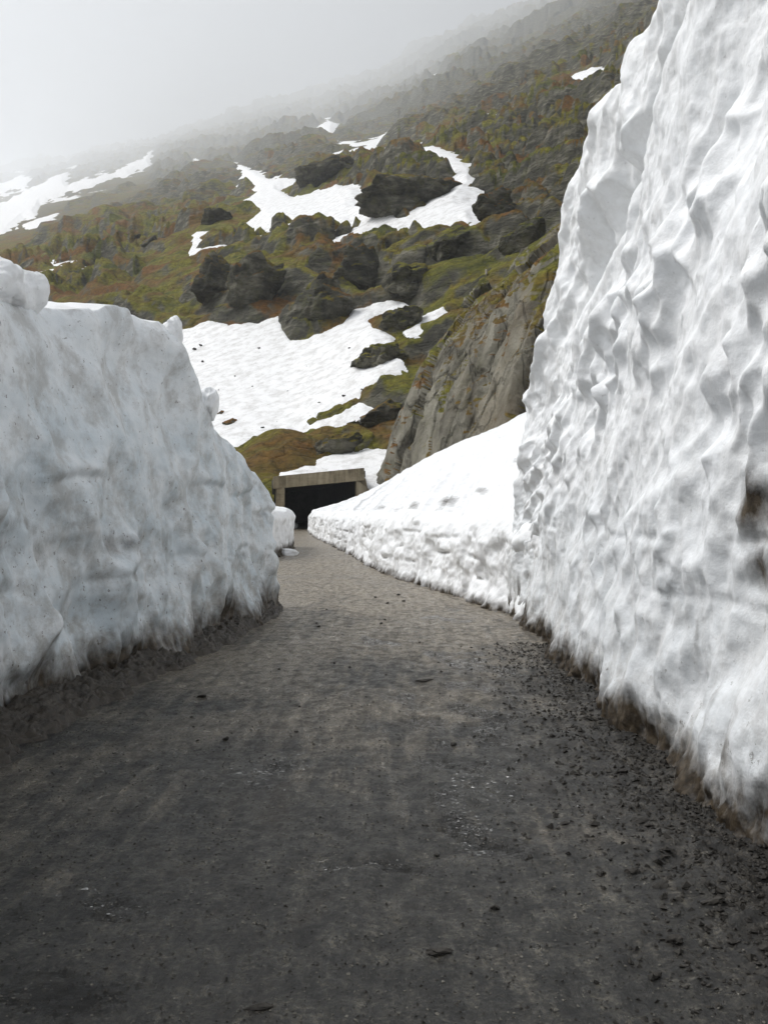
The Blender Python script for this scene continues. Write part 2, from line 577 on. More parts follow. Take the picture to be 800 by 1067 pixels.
def build_mountain():
    px, Y = PXC, ROWY
    y0 = base_y(px, Y)
    PX, YY = np.meshgrid(px, Y)
    for cx, cy, rx, ry, up in ((421, 200, 58, 34, 20), (262, 296, 40, 34, 10), (340, 302, 50, 38, 12), (425, 285, 40, 30, 8),
                               (402, 366, 34, 26, 10), (330, 170, 50, 22, 10)):
        y0 = y0 - up * np.exp(-((PX - cx) / rx) ** 2 - ((y0 - cy) / ry) ** 2).astype(F32)
    X = (PX - CX) / FPX * YY
    z0 = CAM_H + (CY - y0) / FPX * YY
    z0 = (-60 * np.logaddexp(-z0 / 60, -3700 / 60)).astype(F32)
    z0 = z0 + (130 * sstep(2500, 3700, z0) * fbm(X / 600, YY / 600, 0 * X + 2, 4)).astype(F32)
    # snow masks
    en = 3.2 * fbm(PX / 16, y0 / 11, 0 * X + 3, 4)
    sds = []
    smax = np.full(PX.shape, -1e3, F32)
    for lab, poly in SNOW:
        P = np.array(poly)
        small = min(np.ptp(P[:, 0]), np.ptp(P[:, 1])) < 22
        sd = poly_sd(PX, y0, poly) + en * (.35 if small else 1)
        sds.append((sd, small))
        smax = np.maximum(smax, sd)
        if 'hazy' in lab:                     # nothing rises in front of the far tongues
            smax = np.maximum(smax, np.maximum(poly_sd(PX, y0 - 13, poly), poly_sd(PX, y0 - 26, poly)))
    # rock relief
    far = sstep(200, 700, YY)
    far2 = sstep(700, 2200, YY)
    amp = np.ones_like(z0)
    rockm = sstep(-.22, .25, fbm(X / 60, YY / 60, z0 / 40 + 5, 3) + .10)
    rock_near = sstep(.25, .45, rockm)
    dz = np.zeros_like(z0)
    for H, w, lam in ((13., 1.1 - .8 * far, 45.), (38., .25 + .3 * far, 130.), (5., .75 * (1 - far), 18.)):
        t = (z0 + .30 * X + H * 1.1 * fbm(X / lam, YY / lam, z0 / lam, 4)) / H
        f = t - np.floor(t)
        dz += w * H * .85 * (np.floor(t) + sstep(.52, .90, f) - t + .2) * (.35 + .65 * rockm)
    wx = X + 3 * noise(X / 9, YY / 9, z0 / 9)
    wy = YY + 3 * noise(X / 9 + 40, YY / 9, z0 / 9)
    for L, w in ((13., 1 - .85 * far), (5.2, 1 - far), (34., .28 * far), (90., .5 * far), (280., .5 * far2)):
        f1, f2, cv = worley(wx / L * 1.15 + wy / L * .3, wy / L, z0 / L * .75)
        dz += w * L * (.40 * (cv - .5) + .34 * np.minimum((f2 - f1) * 2.2, 1) - .2) * rockm
    for lam, a in ((900., 36.), (420., 20.), (200., 12.)):
        dz += a * far2 * (.5 - np.abs(noise(X / lam + 3, YY / lam, z0 / lam)) * 2)
    lam, a = 80.0, 6.0
    for o in range(8):
        vis = sstep(2.0, 5.0, lam / YY * FPX)
        dz += np.minimum(a, .03 * YY) * vis * (1 - .45 * far) * (noise(X / lam + o * 9, YY / lam, z0 / lam) if o < 2 else
              (.55 - np.abs(noise(X / lam + o * 9, YY / lam, z0 / lam)) * 2)) * (.5 + .5 * rockm)
        lam, a = lam / 2.05, a / 1.8
    lim = .030 * YY
    dz = lim * np.tanh(dz / lim)
    calm = 1 - .93 * sstep(-7, 5, smax)
    dz = dz * calm * sstep(62, 92, YY) * .95
    # rim of rock around snow stands a little proud
    z = z0 + dz
    # far edge drops away behind the ridge
    z[-1] = z0[-1] * .5
    # keep out of the road, the tunnel and the cut
    V = np.stack([X, YY, z], -1)
    xc, yc, zc = [.25 * (A[:-1, :-1] + A[1:, :-1] + A[:-1, 1:] + A[1:, 1:]) for A in (X, YY, z)]
    ca, sa = math.cos(R(8)), math.sin(R(8))
    lx, ly = (xc + 5.35) * ca + (yc - 80.5) * sa, -(xc + 5.35) * sa + (yc - 80.5) * ca
    tun = (np.abs(lx) < 3.75) & (ly > -6) & (ly < 47) & (zc < np.where(ly > .7, 4.55 + .096 * lx, 6))
    road = (yc < 80.2) & (xc > -14) & (xc < 2) & (zc > -.15)
    V2, Q2, _ = compact(V.reshape(-1, 3), grid_quads(len(Y), len(px), ~(tun | road)))
    tag(mesh_np('mountain', V2, Q2, M_TERR), kind='structure')
    # snow patches, thick sheets that fill the hollows
    for (lab, poly), (sd, small) in zip(SNOW, sds):
        unit = YY / FPX
        th = np.clip(sd, -16, 5 if not small else 3) * .5 * unit
        bumps = .35 * unit * fbm(X / 6, YY / 6, z0 / 6, 4)
        zs = z0 + th + .6 * unit + bumps
        inside = sd > (-4 if 'slanting' in lab else -13)
        keep = inside[:-1, :-1] | inside[1:, :-1] | inside[:-1, 1:] | inside[1:, 1:]
        dif = zs - z > -1.5 * unit
        zq = .25 * (zs[:-1, :-1] + zs[1:, :-1] + zs[:-1, 1:] + zs[1:, 1:])
        keep &= ~((np.abs(lx) < 3.75) & (ly > -6) & (ly < 47) & (zq < 4.55 + .096 * lx)) & ~((np.abs(lx) < 5) & (ly < .75) & (ly > -9))
        keep &= dif[:-1, :-1] | dif[1:, :-1] | dif[:-1, 1:] | dif[1:, 1:]
        Vs = np.stack([X, YY, zs], -1).reshape(-1, 3)
        Vs, Qs, used = compact(Vs, grid_quads(len(Y), len(px), keep))
        Vs, Qs, used = compact(Vs, largest_piece(Qs, len(Vs)))
        at_ = {'dirt': np.zeros(len(Vs)), 'grime': np.full(len(Vs), .7)}
        o = mesh_np('snow_drift' if 'drift' in lab else 'snow_patch', Vs, Qs, M_SNOWF, attrs=at_)
        tag(o, lab, 'snow', 'old snow left on the mountainside')
    return px, Y, z0, z


px_, Y_, z0_, z_ = build_mountain()
EL_ = CY - (np.maximum.accumulate((z_ - CAM_H) / Y_[:, None], 0)) * FPX       # row seen at each grid node


def hit(px, py):
    c = int(np.argmin(np.abs(px_ - px)))
    col = EL_[:, c]
    r = int(np.argmax(col <= py)) if (col <= py).any() else len(Y_) - 1
    return at(px, py, float(Y_[r])), float(Y_[r])


# ground to the horizon
g = 21000
n = 40
gx, gy = np.meshgrid(np.linspace(-g, g, n), np.linspace(-g, g, n))
gz = -1.2 + 0 * gx
tag(mesh_np('ground', np.stack([gx, gy, gz], -1), grid_quads(n, n), M_GROUND), kind='structure')


# ------------------------------------------------------------------ rocks
def rock_mesh(name, size, seed, mat, level=5, rough=1.0, flat=.0):
    v, f = ico(level)
    v = v.copy()
    s = seed * 13.7
    # planar facets: clip the ball by random planes, then break it up
    rng = np.random.default_rng(seed)
    r = np.ones(len(v), F32)
    for k in range(14):
        n_ = rng.normal(size=3)
        n_ /= np.linalg.norm(n_)
        d = rng.uniform(.45, .80)
        c = v @ n_.astype(F32)
        r = np.where(c > 1e-3, np.minimum(r, d / np.maximum(c, 1e-3)), r)
    p = v * r[:, None]
    f1, f2, cv = worley(p[:, 0] * 2.1 + s, p[:, 1] * 2.1, p[:, 2] * 1.3)
    d = .16 * (cv - .5) + .12 * np.minimum((f2 - f1) * 3, 1)
    f1, f2, cv = worley(p[:, 0] * 5.1 + s, p[:, 1] * 5.1, p[:, 2] * 3.3)
    d = d + .06 * (cv - .5) + .05 * np.minimum((f2 - f1) * 3, 1)
    d = d + .16 * fbm(p[:, 0] * 2 + s, p[:, 1] * 2, p[:, 2] * 2, 6, .55)
    p = p * (1 + rough * d)[:, None]
    p = p * np.array(size, F32)
    return mesh_np(name, p, f, mat)


OUTCROPS = [  # px, py, half width, half height, label
    (262, 300, 30, 31, 'large dark rock mass above the left end of the big snowfield'),
    (225, 292, 22, 30, 'dark blocky rock behind the top of the left snow wall'),
    (331, 312, 27, 31, 'mossy rock mass that juts down into the big snowfield'),
    (378, 288, 25, 31, 'tall dark rock face right of the mossy jutting rock'),
    (425, 285, 25, 27, 'rounded grey outcrop above the right tip of the big snowfield'),
    (402, 372, 24, 15, 'low dark outcrop biting into the right side of the big snowfield'),
    (425, 330, 20, 13, 'small mossy outcrop beside the right tip of the big snowfield'),
    (400, 432, 28, 15, 'dark overhanging outcrop on the brown slope above the tunnel'),
    (345, 462, 20, 14, 'pale mossy rock standing directly above the tunnel portal'),
    (425, 195, 50, 26, 'broad rocky knoll encircled by the branching snow patch'),
    (340, 178, 30, 18, 'grey crag above the middle of the branching snow patch'),
    (222, 228, 19, 12, 'dark boulder on the grassy left slope'),
    (157, 250, 8, 7, 'pale rounded boulder standing alone on the left slope'),
    (140, 246, 5, 4, 'little grey boulder next to the pale rounded boulder'),
    (241, 441, 7, 5, 'dark rock poking out of the lower left of the big snowfield'),
    (231, 432, 8, 7, 'dark rock at the edge of the left wall, in the big snowfield'),
    (470, 252, 26, 22, 'dark craggy rock on the slope right of the branching patch'),
    (520, 215, 22, 18, 'mossy crag on the green brown slope left of the tall snow wall'),
    (475, 400, 16, 22, 'dark mossy rib running along the left edge of the pale cliff'),
    (545, 250, 24, 24, 'mottled crag above the top of the pale cliff'),
]
for i, (px, py, hw, hh, lab) in enumerate(OUTCROPS):
    loc, Y = hit(px, py + hh * .45)
    k = Y / FPX
    o = rock_mesh('boulder' if hw < 12 else 'rock_outcrop', (hw * 1.35 * k, hw * 1.1 * k, hh * 1.15 * k), 20 + i, M_ROCK, 5 if hw > 12 else 4)
    o.location = (loc[0], loc[1] + hw * .35 * k, loc[2] + hh * .25 * k)
    o.rotation_euler = (0, R(-16 + 10 * math.sin(i * 3.1)), .5 * math.sin(i * 2.3))
    tag(o, lab, 'boulder' if hw < 12 else 'rock')
# small upright pale stone at the head of the narrow streak
loc, Y = hit(506, 287)
o = rock_mesh('boulder', (.22, .22, .55), 77, mat_simple('pale_stone', (.3, .27, .25), (.6, .55, .52), 4), 3)
o.location = (loc[0], loc[1] - .6, loc[2] + .3)
tag(o, 'small pale upright stone at the head of the narrow snow streak', 'boulder')

# pale cliff beside the road
CL = np.array([
    [(402, 490, 98), (411, 512, 71), (480, 498, 59.5), (548, 480, 49), (660, 440, 40)],
    [(437, 405, 100), (441, 430, 71.5), (492, 418, 63), (556, 390, 53), (660, 340, 44)],
    [(462, 355, 102), (470, 368, 73), (510, 350, 66.5), (565, 320, 57), (660, 275, 48)],
    [(495, 310, 104), (503, 322, 76), (537, 297, 71), (582, 258, 62), (660, 215, 54)],
    [(510, 300, 110), (518, 303, 92), (550, 275, 88), (595, 240, 80), (660, 195, 74)]], F32)
CLW = np.stack([np.stack(at(CL[..., 0], CL[..., 1], CL[..., 2]), -1)])[0]


def bilerp(C, nu, nv, pu=None):
    nr, nc = C.shape[:2]
    u = np.linspace(0, nc - 1, nu)
    v = np.linspace(0, nr - 1, nv)
    A = np.empty((nr, nu, 3))
    for r in range(nr):
        for k in range(3):
            A[r, :, k] = np.interp(u, np.arange(nc), C[r, :, k])
    B = np.empty((nv, nu, 3))
    for c in range(nu):
        for k in range(3):
            B[:, c, k] = np.interp(v, np.arange(nr), A[:, c, k])
    return B


P = bilerp(CLW, 420, 420)
for _ in range(10):                                    # soften the control net
    Q = P.copy()
    Q[1:-1, 1:-1] = .25 * (P[2:, 1:-1] + P[:-2, 1:-1] + P[1:-1, 2:] + P[1:-1, :-2])
    P = Q
tu = np.gradient(P, axis=1)
tv = np.gradient(P, axis=0)
N = np.cross(tu, tv)
N /= np.linalg.norm(N, axis=-1, keepdims=True) + 1e-9
# joints run up and to the right
e1 = np.array([.30, .25, .92]); e1 /= np.linalg.norm(e1)
e2 = np.array([.85, -.50, -.15]); e2 -= e1 * (e1 @ e2); e2 /= np.linalg.norm(e2)
e3 = np.cross(e1, e2)
a, b, c = P @ e1, P @ e2, P @ e3
wob = 1.7 * fbm(a / 6, b / 5, c / 5, 5)
f1, f2, cv = worley(a / 16 + 3.3, (b + wob) / 5.2, c / 18 + wob * .05)
D = 1.8 * (cv - .5) + .5 * np.minimum((f2 - f1) * 6, 1)
f1, f2, cv = worley(a / 6.5 + 9, (b + wob * .6) / 2.2, c / 8)
D = D + .22 * (cv - .5) + .14 * np.minimum((f2 - f1) * 7, 1)
D = D + .50 * fbm(a / 7, b / 4, c / 5, 8, .5)
P = P + N * D[..., None]
cl = mesh_np('cliff', P.reshape(-1, 3), grid_quads(420, 420), M_CLIFF)
tag(cl, 'pale slabby cliff with diagonal cracks above the right snowbank', 'cliff')


# ------------------------------------------------------------------ cut snow
def resample(pts, step):
    P = np.array(pts, float)
    # Catmull-Rom-like densification by cubic interpolation of chord length
    L = np.concatenate([[0], np.cumsum(np.linalg.norm(np.diff(P, axis=0), axis=1))])
    fine = np.linspace(0, L[-1], int(L[-1] / .02))
    Q = np.stack([np.interp(fine, L, P[:, k]) for k in range(P.shape[1])], -1)
    k = 41
    ker = np.hanning(k + 2)[1:-1]
    ker /= ker.sum()
    pad = np.pad(Q, ((k // 2, k // 2), (0, 0)), mode='edge')
    Q = np.stack([np.convolve(pad[:, c], ker, 'valid') for c in range(Q.shape[1])], -1)
    L = np.concatenate([[0], np.cumsum(np.linalg.norm(np.diff(Q, axis=0), axis=1))])
    s = [0.0]
    while s[-1] < L[-1]:
        i = min(len(L) - 1, np.searchsorted(L, s[-1]))
        s.append(s[-1] + step(Q[i]))
    s = np.array(s)
    return np.stack([np.interp(s, L, Q[:, c]) for c in range(Q.shape[1])], -1), s


def solve_top(base, side, lean, sil):
    """height of a leaning wall along its base from the silhouette seen from the road"""
    d, h = [], []
    for px, py in sil:
        zz = CAM_H + (CY - py) / FPX * base[:, 1]
        xx = base[:, 0] + side * lean * zz
        err = np.abs(CX + FPX * xx / np.maximum(base[:, 1], .5) - px) + (base[:, 1] < 2) * 1e4
        i = int(np.argmin(err))
        d.append(i)
        h.append(zz[i])
    return np.array(d), np.array(h)


def snow_wall(name, base, s, top, side, lean, depth, dispf, dirtf, grime, vstep, label, ice_shade=None):
    """base: n x 2 foot line; side=+1 wall on the right of the road (its face looks to -x)"""
    T = np.gradient(base, axis=0)
    T /= np.linalg.norm(T, axis=1, keepdims=True)
    out = np.stack([-T[:, 1], T[:, 0]], -1) * side           # toward the road
    nv = int(np.max(top) / vstep)
    nt = 46
    v = np.linspace(0, 1, nv)
    z = v[:, None] * (top[None, :] + .06) - .06
    S = np.broadcast_to(s[None, :], z.shape)
    off = -lean * np.maximum(z, 0)
    disp = dispf(S, z, top[None, :] + 0 * z, base)
    hi_ = z > .6
    disp = disp - disp[hi_].mean()
    edge = .45
    rr = np.clip((z - (top[None, :] - edge)) / edge, 0, 1)
    off = off - .16 * rr ** 2.5 + disp
    X = base[None, :, 0] + out[None, :, 0] * off
    Y = base[None, :, 1] + out[None, :, 1] * off
    # the top of the drift, going away from the road
    w = np.linspace(0, 1, nt + 1)[1:, None] ** 1.7 * depth
    Xt = X[-1][None] - out[None, :, 0] * w
    Yt = Y[-1][None] - out[None, :, 1] * w
    zt = z[-1][None] + .10 * np.sin(np.minimum(w, 1) * 1.57) + .10 * fbm(Xt / 1.1, Yt / 1.1, 0 * Xt + 4, 4) * np.minimum(w * 2, 1)
    # back face down to the ground
    Xb, Yb, zb = Xt[-1:] - out[None, :, 0] * .6, Yt[-1:] - out[None, :, 1] * .6, 0 * zt[-1:] - 1.3
    X, Y, Z = np.concatenate([X, Xt, Xb]), np.concatenate([Y, Yt, Yb]), np.concatenate([z, zt, zb])
    dirt = np.zeros_like(Z)
    dirt[:nv] = dirtf(S, z, base)
    gr = np.full(Z.shape, 0 if callable(grime) else grime, F32)
    if callable(grime):
        gr[:] = .3
        gr[:nv] = grime(S, z, base)
    icy = np.zeros(Z.shape, F32)
    icy[:nv] = ice_shade(S, z) if ice_shade else 0  # ice tone; on the left wall it carries painted shade too
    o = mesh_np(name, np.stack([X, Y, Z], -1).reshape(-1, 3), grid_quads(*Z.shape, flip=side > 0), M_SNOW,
                attrs={'dirt': dirt, 'grime': gr, 'ice_shade': icy})
    tag(o, label, 'snow wall')
    return o, X[:nv], Y[:nv], z


def cups(s, z, L, aniso=1.0, tilt=0.0, seed=0.0):
    """sun cups: smooth hollows that meet in soft ridges"""
    q = 1.0 * s + tilt * z
    w = .35 * noise(s / L * .6 + seed, z / L * .6, 0 * s + seed)
    return soft_cells(q / L + w + seed, (z * aniso) / L - w, 0 * s + .5 + seed * 3.1, 7.0) - .12


# left wall
LB, ls = resample([(-3.3, -5), (-3.2, 0), (-3.08, 4), (-2.96, 7.4), (-2.77, 9.24), (-2.3, 11.6), (-2.02, 14), (-1.80, 16.0), (-1.86, 16.7),
                   (-2.5, 17.1), (-4.5, 17.5), (-7, 17.8)], lambda q: .022 if 6 < q[1] < 16.9 else .06)
LEAN_L = .07
il, hl = solve_top(LB, -1, LEAN_L, [(0, 312), (45, 316), (70, 322), (110, 320), (150, 325), (180, 338), (196, 372), (208, 405), (222, 436), (245, 458), (265, 478),
                                    (276, 492), (283, 512), (285, 530)])
order = np.argsort(il)
topL = np.interp(np.arange(len(LB)), il[order], np.maximum.accumulate(hl[order][::-1])[::-1] * 0 + hl[order])
topL[LB[:, 1] < 7.3] = np.interp(LB[:, 1][LB[:, 1] < 7.3], [-5, 7.3], [3.9, hl[order][0]])
iend = il[order][-1]
topL = topL + .07 * fbm(ls / .7, 0 * ls, 0 * ls + 2, 4)


def dispL(s, z, top, base):
    up = sstep(1.4, 2.4, z + .3 * noise(s / 1.5, z, 0 * s + 9))
    d = (.16 * up + .24) * cups(s, z, .85, .8, .15, 1.0)
    msk = .35 + .9 * sstep(-.35, .35, noise(s / 2.2, z / 1.4, 0 * s + 50))
    d = d + msk * (.19 + .05 * (1 - up)) * cups(s, z, .44, .7, -.1, 4.0)
    d = d + msk * (.05 + .04 * (1 - up)) * cups(s, z, .20, .5, 0, 2.0)
    d = d + .15 * fbm(s / 1.7, z / 1.3, 0 * s + 7, 4, .45)
    low = 1 - sstep(.8, 2.0, z)
    d = d + .05 * low * fbm(s / .32, z / 1.7, 0 * s + 12, 3)
    for zl, a in ((1.05, .03), (1.62, .05), (1.95, .045)):
        q = z - zl - .22 * noise(s / 1.8, 0 * s, 0 * s + zl * 5) - .05 * noise(s / .3, 0 * s, 0 * s + 2)
        d = d + a * (-np.exp(-(q / .05) ** 2) + np.exp(-((q - .12) / .10) ** 2)) * sstep(-.15, .3, noise(s / 1.3, 0 * s, zl * 9 + 0 * s))
    d = d + .012 * fbm(s / .12, z / .12, 0 * s, 3)
    foot = np.exp(-np.maximum(z, 0) / .22)
    d = d + foot * (.02 + .08 * fbm(s / .35, z / .30, 0 * s + 5, 4, .5))
    return d


def dirtL(s, z, base):
    e = .30 + .28 * noise(s / 1.1, 0 * s, 0 * s + 31) + .05 * noise(s / .3, 0 * s, 0 * s + 8)
    d = .95 * sstep(1.0, -.35, (z - e) / .5)
    for zl, w, a in ((1.02, .10, .50), (1.58, .14, .52), (1.30, .3, .34), (.75, .3, .3)):
        q = z - zl - .10 * noise(s / 1.8, 0 * s, 0 * s + zl * 5)
        d = np.maximum(d, a * np.exp(-(q / w) ** 2) * sstep(-.1, .35, noise(s / .8, z / .5, 0 * s + zl * 13)))
    y = np.broadcast_to(base[None, :, 1], s.shape)
    d = np.maximum(d, .62 * np.exp(-((y - 9.7) / .45) ** 2 - ((z - 1.35) / .16) ** 2))
    d = np.maximum(d, .45 * np.exp(-((y - 10.8) / .5) ** 2 - ((z - 1.22) / .08) ** 2))
    return d


_, LX, LY, LZ = snow_wall('snow_wall', LB, ls, topL, -1, LEAN_L, 5.5, dispL, dirtL, lambda s, z, b: .85 + 1.1 * np.exp(-np.maximum(z, 0) / .5), .022,  # real dirt, made heavier to darken the shaded face
                          'bluish icy snow wall with painted-in shade left of the road with melted hollows',
                          lambda s, z: .80 - .40 * sstep(2.2, 3.4, z))  # blue-grey over the whole face puts its shade into the colour

# right wall
RB, rs = resample([(1.95, -5), (1.88, 1), (1.84, 4.55), (1.85, 7.1), (2.0, 10.7), (2.06, 14.2), (2.0, 15.6), (2.3, 16.4), (3.2, 16.9), (6.5, 17.6)],
                  lambda q: .020 if 4 < q[1] < 16.6 else .06)
LEAN_R = .11
ir, hr = solve_top(RB, 1, LEAN_R, [(700, -70), (690, -30), (681, 0), (672, 25), (660, 52), (652, 86), (632, 104), (616, 122), (612, 142), (600, 182),
                                   (594, 205), (590, 240), (583, 275), (580, 295), (576, 325), (566, 365), (560, 392), (556, 412), (546, 438), (541, 452)])
o_ = np.argsort(ir)
topR = np.interp(np.arange(len(RB)), ir[o_], hr[o_])
far_i = ir[o_][-1]
topR = np.where(np.arange(len(RB)) > far_i, np.maximum(hr[o_][-1], 2.8), topR)
k = 9
topR = np.convolve(np.pad(topR, (k // 2, k // 2), mode='edge'), np.ones(k) / k, 'valid')


def dispR(s, z, top, base):
    y = np.broadcast_to(base[None, :, 1], s.shape)
    # the smooth sliding band that crosses the face and the scalloped gully above it
    ln = z - np.interp(y, [4, 7.45, 12.2, 15], [6.7, 5.65, 4.15, 3.2])
    hi = sstep(1.6, 3.4, z)
    gf_ = sstep(13.2, 11.8, y)
    d = gf_ * (-.34 * np.exp(-((ln - .55) / .42) ** 2) + .12 * np.exp(-((ln + .25) / .3) ** 2))
    gul = gf_ * np.exp(-((ln - .6) / .8) ** 2)
    smooth = np.exp(-((ln + .15) / .33) ** 2)
    k = (1 - .75 * smooth) * (.30 + 1.0 * sstep(-.35, .35, noise(s / 2.0 + .3 * z, z / 1.6, 0 * s + 50)))
    d = d + k * (.06 + .10 * hi + .34 * gul) * cups(s, z, .85, .75, .40, 2.0)
    d = d + k * (.06 + .12 * hi + .14 * gul) * cups(s, z, .40, .85, .35, 6.0)
    mid = sstep(1.0, 1.8, z) * (1 - sstep(3.4, 4.4, z))
    d = d + k * (.05 + .09 * mid + .04 * hi) * cups(s, z, .20, .85, .25, 3.0) + .016 * fbm(s / .25, z / .25, 0 * s + 61, 4, .6) * sstep(.5, 1.2, z)
    d = d + .22 * fbm(s / 2.4 + .3 * z, z / 2.0, 0 * s + 17, 4, .42)
    low = 1 - sstep(.9, 2.4, z)
    d = d + .05 * low * fbm(s / .35, z / 2.2, 0 * s + 22, 3)
    for zl in (1.15, 1.5):
        q = z - zl - .12 * noise(s / 1.4, 0 * s, 0 * s + zl * 5)
        d = d - .012 * np.exp(-(q / .03) ** 2) * sstep(0, .3, noise(s / .9, 0 * s, zl * 9 + 0 * s))
    d = d + .010 * fbm(s / .11, z / .14, 0 * s, 3)
    foot = np.exp(-np.maximum(z, 0) / .20)
    d = d + foot * (.04 + .07 * fbm(s / .11, z / .2, 0 * s + 5, 5, .6))
    # broken ledges where the wall runs down to the low bank
    fe = sstep(12.8, 14.5, y)
    d = d + fe * .05 * (ridged(s / .8, z / .5, 0 * s + 3, 3) - .9) * sstep(.5, 1.2, z)
    return d


def dirtR(s, z, base):
    e = .17 + .22 * noise(s / .9, 0 * s, 0 * s + 41) + .05 * noise(s / .3, 0 * s, 0 * s + 8)
    d = sstep(1.0, -.25, (z - e) / .36)
    y = np.broadcast_to(base[None, :, 1], s.shape)
    for yc, zc, ry, rz, a in ((5.36, 1.72, .20, .28, .95), (5.30, 1.38, .16, .16, .9), (5.25, .38, .16, .26, .72), (5.6, .45, .10, .34, .52),
                              (6.1, .9, .05, .18, .55), (14.7, .7, .22, .09, .75), (15.1, .42, .1, .3, .8), (13.6, 1.2, .3, .05, .6),
                              (15.0, 1.75, .15, .2, .52), (12.6, 2.6, .3, .12, .45), (10.0, 3.0, .25, .2, .4)):
        d = np.maximum(d, a * np.exp(-((y - yc) / ry) ** 2 - ((z - zc) / rz) ** 2))
    return d


_, RX, RY, RZ = snow_wall('snow_wall', RB, rs, topR, 1, LEAN_R, 6, dispR, dirtR, lambda s, z, b: .30 + 1.5 * np.exp(-np.maximum(z, 0) / .40), .022,
                          'towering bright snow wall along the right side of the road',
                          lambda s, z: .24 * (1 - sstep(.9, 2.6, z + .6 * noise(s / 2, z / 2, 0 * s))))

# low bank that runs on to the tunnel under a sloping snowfield
BB, bs = resample([(2.3, 14.0), (1.98, 16.0), (1.72, 17.6), (.88, 21.5), (0.02, 25.8), (-.55, 30), (-1.04, 34.7), (-2.5, 46), (-4.1, 58), (-5.6, 72), (-6.1, 77.5), (-5.9, 79.2)],
                  lambda q: max(.035, q[1] * .0022))
FT = [(14, 9.5, 30, 6.4), (16, 7.6, 38, 6.2), (17.6, 7.0, 42, 6.0), (25.8, 5.0, 56, 5.85), (34.7, 3.5, 62, 5.4), (46, 2.3, 67, 4.75), (58, 1.05, 72, 4.15),
      (70, -.9, 77, 3.1), (75, -1.5, 79.0, 2.55), (80, -1.7, 80.2, 2.5)]
FT = np.array(FT)
foot = np.stack([np.interp(BB[:, 1], FT[:, 0], FT[:, k]) for k in (1, 2, 3)], -1)
rim = 1.62 + .05 * np.sin(bs * .8) + .16 * fbm(bs / 1.6, 0 * bs, 0 * bs + 3, 4) + np.interp(BB[:, 1], [60, 70, 79], [0, .1, -.25])
T = np.gradient(BB, axis=0)
T /= np.linalg.norm(T, axis=1, keepdims=True)
outb = np.stack([-T[:, 1], T[:, 0]], -1)
nvf, nvs = 64, 200
v = np.linspace(0, 1, nvf)[:, None]
zf = v * (rim[None] + .06) - .06
S = np.broadcast_to(bs[None], zf.shape)
dd = .14 * fbm(S / 1.4, zf / .9, 0 * S + 3, 5, .5) + .13 * cups(S, zf, .6, 1.0, .2, 8.0) - .05 * zf
for zl in (.45, .8, 1.15):
    q = zf - zl - .12 * noise(S / 2.0, 0 * S, 0 * S + zl * 5)
    dd = dd - .05 * np.exp(-(q / .05) ** 2) * sstep(-.05, .25, noise(S / 1.4, 0 * S, zl * 9 + 0 * S))
dd = dd + np.exp(-np.maximum(zf, 0) / .2) * (.06 + .12 * fbm(S / .3, zf / .3, 0 * S + 5, 4)) - .34 * np.clip((zf - rim + .6) / .6, 0, 1) ** 2.2
dd = dd + .035 * (ridged(S / .9, zf / .6, 0 * S + 3, 3) - .9) * sstep(.2, .6, zf) + .04 * fbm(S / .2, zf / 1.2, 0 * S + 3, 3)
Xf = BB[None, :, 0] + outb[None, :, 0] * dd
Yf = BB[None, :, 1] + outb[None, :, 1] * dd
w = np.linspace(0, 1.25, nvs)[1:, None]
Xs = Xf[-1][None] * (1 - w) + foot[None, :, 0] * w
Ys = Yf[-1][None] * (1 - w) + foot[None, :, 1] * w
zs = zf[-1][None] + (foot[None, :, 2] - zf[-1][None]) * (w + np.interp(BB[:, 1], [20, 45, 60, 77], [.10, .04, -.06, -.10])[None] * np.sin(np.minimum(w, 1) * math.pi)) \
    + np.minimum(w * 12, 1) * (.10 * fbm(Xs / 1.5, Ys / 1.5, 0 * Xs, 5, .55) + .05 * cups(Xs, Ys, .7, 1, 0, 2.0))
X, Y, Z = np.concatenate([Xf, Xs]), np.concatenate([Yf, Ys]), np.concatenate([zf, zs])
e = .02 + .16 * noise(S / 1.6, 0 * S, 0 * S + 41) + .05 * noise(S / .3, 0 * S, 0 * S + 8)
dirt = np.zeros_like(Z)
dirt[:nvf] = sstep(1.0, -.25, (zf - e) / .34)
for zl in (.45, .8):
    q = zf - zl - .12 * noise(S / 2.0, 0 * S, 0 * S + zl * 5)
    dirt[:nvf] = np.maximum(dirt[:nvf], .75 * np.exp(-(q / .035) ** 2) * sstep(.1, .3, noise(S / 1.4, 0 * S, zl * 9 + 0 * S)))
ws = np.broadcast_to(w, zs.shape)
for yc, wc, ry, rw, a_ in ((21.5, .05, .9, .03, .85), (19.3, .10, .5, .02, .7), (24.5, .02, .8, .025, .7), (17.5, .22, .3, .02, .7), (30, .03, .6, .02, .6)):
    dirt[nvf:] = np.maximum(dirt[nvf:], a_ * np.exp(-((BB[None, :, 1] - yc) / ry) ** 2 - ((ws - wc) / rw) ** 2))
dirt[nvf:] = np.maximum(dirt[nvf:], .45 * np.exp(-ws / .16) * sstep(.1, .45, noise(Xs / .8, Ys / .8, 0 * Xs)))
bk = mesh_np('snow_bank', np.stack([X, Y, Z], -1).reshape(-1, 3), grid_quads(*Z.shape, flip=True), M_SNOW,
             attrs={'dirt': dirt, 'grime': np.full(Z.shape, .3)})
tag(bk, 'low cut snowbank with a sloping top running from the right wall to the tunnel', 'snow bank')

